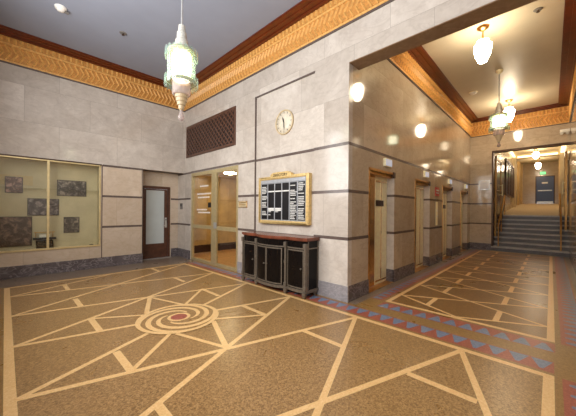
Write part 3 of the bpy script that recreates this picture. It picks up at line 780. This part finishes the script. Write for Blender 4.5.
# ------------------------------------------------------------------ stairs, hall beyond
NST, RISE, TREAD = 8, .171, .28
st = sroot('stairs', (UE, .6, 0))
for k in range(NST):
    u = UE-.02+TREAD*k; m = MB(); m.box(u, UE+TREAD*NST+.4, VR, OV, RISE*k, RISE*(k+1)-.05); m.cur = 1; m.box(u-.025, UE+TREAD*NST+.4, VR, OV, RISE*(k+1)-.05, RISE*(k+1)); obj('step', m, [M['step'], M['step_nose']], st)
ZL = RISE*NST; UT = UE+TREAD*NST; UZ = 26.0; ZD = 2.1
m = MB(); m.prism([(UT-.02, ZL-.3), (UZ+.1, ZL-.3), (UZ+.1, ZD), (UT+.1, ZL+.004), (UT-.02, ZL+.004)], VR, OV+.02, 'y'); struct('floor.002', m, M['ramp'])
HZ = 4.95
m = MB(); m.box(UE+.25, UZ+.1, OV, OV+.15, 0, HZ+.1); struct('wall_hall_left', m, M['hallwall'])
HDV0, HDV1, HDZ = -.12, .76, 3.98
m = MB(); m.box(UZ, UZ+.12, VR, HDV0, 1, HZ); m.box(UZ, UZ+.12, HDV1, OV, 1, HZ); m.box(UZ, UZ+.12, HDV0, HDV1, HDZ, HZ); struct('wall_hall_end', m, M['hallwall'])
m = MB(); m.box(UE+.2, UZ+.1, VR, OV, HZ, HZ+.08); struct('ceiling.003', m, M['hallceil'])
m = MB(); m.box(UE-.01, UE+.27, VR, OV+.0, OZ-.06, OZ); m.box(UE-.01, UE+.27, OV-.05, OV, 0, OZ-.06); struct('trim_30', m, M['bronze'])
# beam and pilasters part way down the hall
m = MB(); m.box(21.6, 22.0, VR, OV, HZ-.2, HZ); m.box(21.6, 22.0, OV-.12, OV, 1.8, HZ-.2); m.box(21.6, 22.0, VR, VR+.12, 1.8, HZ-.2); struct('trim_31', m, M['hallceil'])
m = MB(); m.box(24.4, 24.8, OV-.12, OV, 1.95, HZ); m.box(24.4, 24.8, VR, VR+.12, 1.95, HZ); m.box(UZ-.3, UZ, OV-.2, OV, 2.0, HZ); struct('trim_32', m, M['woodpanel'])
d7 = sroot('door_7', (UZ, (HDV0+HDV1)/2, ZD), 'dark blue door under the green exit sign at the end of the hall'); d7['category'] = 'door'
m = MB(); m.box(UZ-.03, UZ+.06, HDV0-.05, HDV0, ZD, HDZ); m.box(UZ-.03, UZ+.06, HDV1, HDV1+.05, ZD, HDZ); m.box(UZ-.03, UZ+.06, HDV0-.05, HDV1+.05, HDZ, HDZ+.05); obj('door_frame', m, M['bronze'], d7)
m = MB(); m.box(UZ, UZ+.05, HDV0, HDV1, ZD+.01, HDZ); obj('door_leaf', m, M['blue'], d7)
m = MB(); m.box(UZ-.01, UZ, .18, .48, 3.5, 3.6); obj('notice', m, M['white'], d7)
m = MB(); m.box(UZ-.008, UZ, HDV0+.03, HDV1-.03, ZD+.02, ZD+.16); obj('kick_plate', m, M['steel'], d7)
m = MB(); m.box(UZ-.05, UZ-.02, HDV0+.08, HDV1-.08, 2.98, 3.05); obj('push_bar', m, M['steel'], d7)
t = thing('exit_sign', (UZ, .42, 4.13), 'green lit exit sign above the dark blue door', 'exit sign')
m = MB(); m.box(UZ-.07, UZ, .27, .59, 4.13, 4.33); obj('housing', m, M['grey_plastic'], t)
m = MB(); m.box(UZ-.078, UZ-.07, .285, .575, 4.145, 4.315); fc = obj('face', m, M['exit'], t)
text('lettering', 'EXIT', .13, M['white'], fc, (UZ-.081, .43, 4.23), (0, -1, 0))
# dark panelled bays on the hall's left wall
t = thing('wall_panel', (20.5, OV, 2.3), 'tall dark panelled display along the left wall of the hall', 'panel')
m = MB(); m.box(17.4, 21.4, OV-.03, OV, 2.35, 4.2); obj('backing', m, M['darkpanel'], t)
m = MB()
for u in (17.4, 18.7, 20.0, 21.3): m.box(u, u+.1, OV-.06, OV-.03, 2.35, 4.2)
m.box(17.4, 21.4, OV-.06, OV-.03, 4.12, 4.2); m.box(17.4, 21.4, OV-.06, OV-.03, 2.35, 2.43); obj('frame', m, M['bronze_red'], t)
# warm cove strips
for i, (bx, lab) in enumerate((((15.6, 21.6, OV-.09, OV-.01, HZ-.1, HZ-.05), 'long warm cove light strip high on the left hall wall'), ((15.6, 21.6, VR+.01, VR+.09, HZ-.1, HZ-.05), 'long warm cove light strip high on the right hall wall'), ((21.52, 21.6, VR+.2, OV-.2, HZ-.16, HZ-.08), 'warm cove light strip across the hall beam'))):
    m = MB(); m.box(*bx); tag(obj('cove_light', m, M['cove']), lab, 'cove light')

# open brass framed doors folded back against the stair's side walls
def open_door(v, s, label, u0, u1):
    t = thing('folded_door', ((u0+u1)/2, v, ZL*.6), label, 'door', 'folded brass doors by the stairs')
    zb0 = RISE*(int((u0-UE)/TREAD)+2); zt = OZ-.12
    m = MB()
    for u in (u0, u1-.09): m.box(u, u+.09, v-.03, v+.03, zb0 if u == u0 else ZL, zt)
    m.box(u0, u1, v-.03, v+.03, zt-.12, zt); m.box(u0, u1, v-.026, v+.026, 2.32, 2.40); obj('frame', m, M['brass_dark'], t, bevel=.004)
    m = MB(); m.box(u0+.09, u1-.09, v-.006, v+.006, ZL+.05, zt-.12); obj('panel', m, M['darkpanel'], t)
    m = MB(); m.tube((u1-.14, v-s*.07, ZL+.85), (u1-.14, v-s*.07, ZL+1.35), .018); m.tube((u1-.14, v, ZL+.9), (u1-.14, v-s*.07, ZL+.9), .012); m.tube((u1-.14, v, ZL+1.3), (u1-.14, v-s*.07, ZL+1.3), .012); obj('pull_handle', m, M['brass'], t)
open_door(OV-.06, 1, 'brass framed dark door folded back on the left side of the stairs', 13.75, 15.3)
open_door(VR+.06, -1, 'brass framed dark door folded back on the right side of the stairs', 14.3, 15.3)
def handrail(v, label):
    t = thing('handrail', (UE+.2, v, RISE), label, 'handrail', 'stair handrails')
    A, Bp = Vector((UE+.16, v, RISE+.86)), Vector((UT-.15, v, ZL+.86))
    m = MB(); m.tube(A, Bp, .028); m.tube(A, A+Vector((0, 0, -.12)), .024); obj('rail', m, M['brass_deep'], t)
    for u, k in ((UE+.16, 1), (UE+.16+TREAD*3, 4), (UT-.15, 8)):
        m = MB(); m.tube((u, v, RISE*k), (u, v, A.z+(Bp.z-A.z)*(u-A.x)/(Bp.x-A.x)), .02); obj('post', m, M['brass_deep'], t)
    m = MB(); m.tube(A+Vector((.02, 0, -.42)), Bp+Vector((0, 0, -.42)), .016); obj('lower_rail', m, M['bronze'], t)
handrail(OV-.2, 'brass stair handrail on the left side of the dark steps'); handrail(VR+.2, 'brass stair handrail on the right side of the dark steps')
t = thing('emergency_light', (UE, -.33, 4.22), 'white emergency light on the marble above the stairs', 'emergency light')
m = MB(); m.box(UE-.09, UE+.01, -.44, -.2, 4.22, 4.32); obj('housing', m, M['white'], t, bevel=.01)
m = MB(); m.tube((UE-.06, -.24, 4.22), (UE-.12, -.24, 4.17), .035, .045); m.tube((UE-.06, -.38, 4.22), (UE-.12, -.38, 4.17), .035, .045); obj('lamp_heads', m, M['white'], t)

# ------------------------------------------------------------------ lamps
def deco_pendant(name, x, y, ztop, L, label, group=None):
    """tiered glass lantern; ztop = top of the cap, L = cap to finial"""
    t = thing(name, (x, y, ztop-L), label, 'pendant lamp', group); k = L/1.34
    z = lambda h: ztop-h*k
    m = MB(); m.tube((x, y, ZC-.02), (x, y, z(0)), .013); obj('rod', m, M['steel'] if name != 'x' else M['brass'], t)
    m = MB(); m.lathe([(.02, -.09), (.05, -.07), (.075, -.03), (.08, 0)], cx=x, cy=y, cz=ZC); obj('canopy', m, M['brass'], t)
    m = MB(); m.lathe([(.02, 0), (.045, -.015*k), (.05, -.10*k), (.064, -.115*k), (.068, -.21*k), (.085, -.225*k), (.09, -.30*k), (.12, -.315*k), (.125, -.35*k)], 20, x, y, z(0), smooth=False); obj('cap', m, M['capglass'], t)
    m = MB(); m.lathe([(.12, -.345*k), (.17, -.36*k), (.188, -.385*k), (.188, -.40*k), (.1, -.40*k)], 28, x, y, z(0)); obj('upper_plate', m, M['champagne'], t)
    m = MB(); m.lathe([(.118, -.405*k), (.126, -.43*k), (.126, -.76*k), (.11, -.775*k)], 28, x, y, z(0)); obj('diffuser', m, M['lamp'], t)
    NF = 18
    for nm, r0, r1, h0, h1 in (('crown_glass', .16, .216, .36, .50), ('lower_crown_glass', .16, .222, .73, .875)):
        m = MB()
        for i in range(NF):
            a = 2*PI*i/NF; ca, sa = math.cos(a), math.sin(a); hw = .034
            def q(r, o, h): return (x+ca*r-sa*o, y+sa*r+ca*o, z(h))
            pts = [(-hw, h0+.04), (-hw*.6, h0+.012), (0, h0), (hw*.6, h0+.012), (hw, h0+.04), (hw, h1-.03), (0, h1), (-hw, h1-.03)]
            fr = [q(r1, o, h) for o, h in pts]; bk = [q(r1-.008, o, h) for o, h in pts]; n8 = len(pts)
            m.raw(fr+bk, [tuple(range(n8)), tuple(range(n8, 2*n8))[::-1]]+[(j, (j+1) % n8, n8+(j+1) % n8, n8+j) for j in range(n8)])
        obj(nm, m, M['lampglass'], t)
    m = MB()
    for i in range(NF):
        a = 2*PI*(i+.5)/NF; m.tube((x+.172*math.cos(a), y+.172*math.sin(a), z(.41)), (x+.172*math.cos(a), y+.172*math.sin(a), z(.80)), .016, n=8)
    obj('glass_rods', m, M['lampglass'], t)
    for i in range(8):
        a = 2*PI*i/8+.2; c_, s_ = math.cos(a), math.sin(a); m = MB()
        m.tube((x+.136*c_, y+.136*s_, z(.40)), (x+.136*c_, y+.136*s_, z(.62)), .009, .004, n=8); obj('metal_bar', m, M['champagne'], t)
    m = MB(); m.lathe_closed([(.12, -.795*k), (.2, -.795*k), (.2, -.78*k), (.12, -.78*k)], 28, x, y, z(0)); obj('lower_plate', m, M['champagne'], t)
    m = MB(); m.lathe([(.125, -.80*k), (.12, -.97*k), (.10, -.98*k)], 20, x, y, z(0)); obj('lower_cup', m, M['lampglass2'], t)
    m = MB(); m.lathe([(.085, -.975*k), (.085, -1.02*k), (.072, -1.025*k), (.072, -1.07*k), (.058, -1.075*k), (.056, -1.12*k), (.04, -1.125*k), (.038, -1.17*k), (.022, -1.19*k)], 20, x, y, z(0), smooth=False); obj('lower_tier', m, M['lampdim'], t)
    m = MB(); m.lathe([(.018, -1.18*k), (.022, -1.23*k), (.04, -1.27*k), (.042, -1.30*k), (.025, -1.33*k), (.001, -1.34*k)], 16, x, y, z(0)); obj('finial', m, M['lampglass2'], t)
    return t
deco_pendant('pendant_lamp', 1.70, 3.72, 4.07, 1.34, 'tiered glass pendant lamp on a long thin rod over the floor whirl', 'tiered glass pendants')
deco_pendant('pendant_lamp', 8.9, .99, 4.34, 1.16, 'tiered glass pendant lamp on a long rod in the lift corridor', 'tiered glass pendants')
def lantern(x, y, zt, zb, R, label, ceil=ZC, mat='lampsmall'):
    t = thing('hanging_lantern', (x, y, zb), label, 'hanging lamp', 'small white glass lanterns')
    m = MB(); m.lathe([(.02, -.07), (.06, -.05), (.1, -.02), (.105, 0)], cx=x, cy=y, cz=ceil); obj('canopy', m, M['brass_deep'], t)
    m = MB(); m.tube((x, y, ceil-.05), (x, y, zt+.02), .013); obj('stem', m, M['brass_deep'], t)
    h = zt-zb; m = MB(); m.lathe([(R*.35, h), (R*.7, h*.98), (R*.72, h*.86), (R, h*.80), (R*.96, h*.5), (R*.8, h*.24), (R*.55, h*.1), (R*.5, 0)], 8, x, y, zb, smooth=False); obj('shade', m, M[mat], t)
    m = MB(); m.lathe([(.02, .06), (R*.4, .03), (R*.45, 0)], 12, x, y, zt-.005); obj('fitter', m, M['brass_deep'], t)
    return t
lantern(6.6, 1.0, 4.91, 4.49, .15, 'small white glass lantern on a short stem next to the corridor beam')
lantern(11.5, 1.02, 4.94, 4.48, .15, 'small white glass lantern nearest the stairs in the lift corridor')
lantern(20.2, .62, 4.80, 4.45, .14, 'nearer of two small lanterns in the hall above the stairs', HZ, 'halllamp')
lantern(23.6, .62, 4.66, 4.28, .14, 'farther of two small lanterns in the hall above the stairs', HZ, 'halllamp')

# ------------------------------------------------------------------ small ceiling fittings
t = thing('smoke_detector', (.69, 6.48, ZC-.07), 'white smoke detector on the grey ceiling above the display case', 'smoke detector')
m = MB(); m.lathe([(.001, -.075), (.05, -.07), (.062, -.04), (.085, -.03), (.09, 0)], cx=.69, cy=6.48, cz=ZC); obj('housing', m, M['white'], t)
m = MB(); m.tube((.745, 6.50, ZC-.045), (.80, 6.52, ZC-.03), .022, .03); obj('vent_cap', m, M['grey_plastic'], t)
def sprinkler(x, y, label):
    t = thing('sprinkler', (x, y, ZC-.05), label, 'sprinkler', 'ceiling sprinklers')
    m = MB(); m.lathe([(.06, -.01), (.07, .0)], 16, x, y, ZC); obj('flange', m, M['grey_plastic'], t)
    m = MB(); m.tube((x, y, ZC), (x, y, ZC-.04), .012); m.lathe([(.028, -.046), (.028, -.042)], 12, x, y, ZC); obj('head', m, M['bronze'], t)
sprinkler(1.70, 6.47, 'tiny dark sprinkler head on the grey lobby ceiling'); sprinkler(6.70, .19, 'small sprinkler head on the corridor ceiling near the brown moulding')
t = thing('smoke_detector', (10.0, 1.75, ZC-.05), 'round white detector on the corridor ceiling near the left moulding', 'smoke detector')
m = MB(); m.lathe([(.001, -.06), (.07, -.055), (.09, -.03), (.1, 0)], cx=10.0, cy=1.75, cz=ZC); obj('housing', m, M['white'], t)
m = MB(); m.lathe([(.11, -.012), (.12, 0)], 20, 10.0, 1.75, ZC); obj('base_ring', m, M['brass'], t)

# ------------------------------------------------------------------ light
w = bpy.data.worlds.new('world'); S.world = w; w.use_nodes = True
bg = w.node_tree.nodes['Background']; bg.inputs[0].default_value = (.93, .96, 1, 1); bg.inputs[1].default_value = .8
def area(name, loc, rot, sx, sy, e, c=(1, 1, 1)):
    l = bpy.data.lights.new(name, 'AREA'); l.shape = 'RECTANGLE'; l.size = sx; l.size_y = sy; l.energy = e; l.color = c
    o = bpy.data.objects.new(name, l); COL.objects.link(o); o.location = loc; o.rotation_euler = rot; return o
area('unseen_opening_fill', (UL-.1, 3.2, 3.2), (0, -PI/2, 0), 2.3, 5.6, 275, (1, .98, .955))  # added fill lamp in the unseen left wall opening

# ------------------------------------------------------------------ camera (level, wide)
f, cy, yaw, roll = 273.054, 210.306, math.radians(46.059), math.radians(.458)
fwv = Vector((math.sin(yaw), math.cos(yaw), 0)); r0 = Vector((math.cos(yaw), -math.sin(yaw), 0)); u0 = Vector((0, 0, 1))
rv = r0*math.cos(roll)+u0*math.sin(roll); uv = u0*math.cos(roll)-r0*math.sin(roll)
cam = bpy.data.cameras.new('camera'); co = bpy.data.objects.new('camera', cam); COL.objects.link(co)
cam.sensor_fit = 'HORIZONTAL'; cam.sensor_width = 36; cam.lens = f/576*36; cam.shift_y = (cy-208)/576; cam.clip_start = .02
mw = Matrix((rv, uv, -fwv)).transposed().to_4x4(); mw.translation = Vector((0, 0, 1.5)); co.matrix_world = mw
S.camera = co
S.view_settings.view_transform = 'Standard'; S.view_settings.look = 'None'; S.view_settings.gamma = 1; S.view_settings.exposure = .15; S.view_settings.use_curve_mapping = False
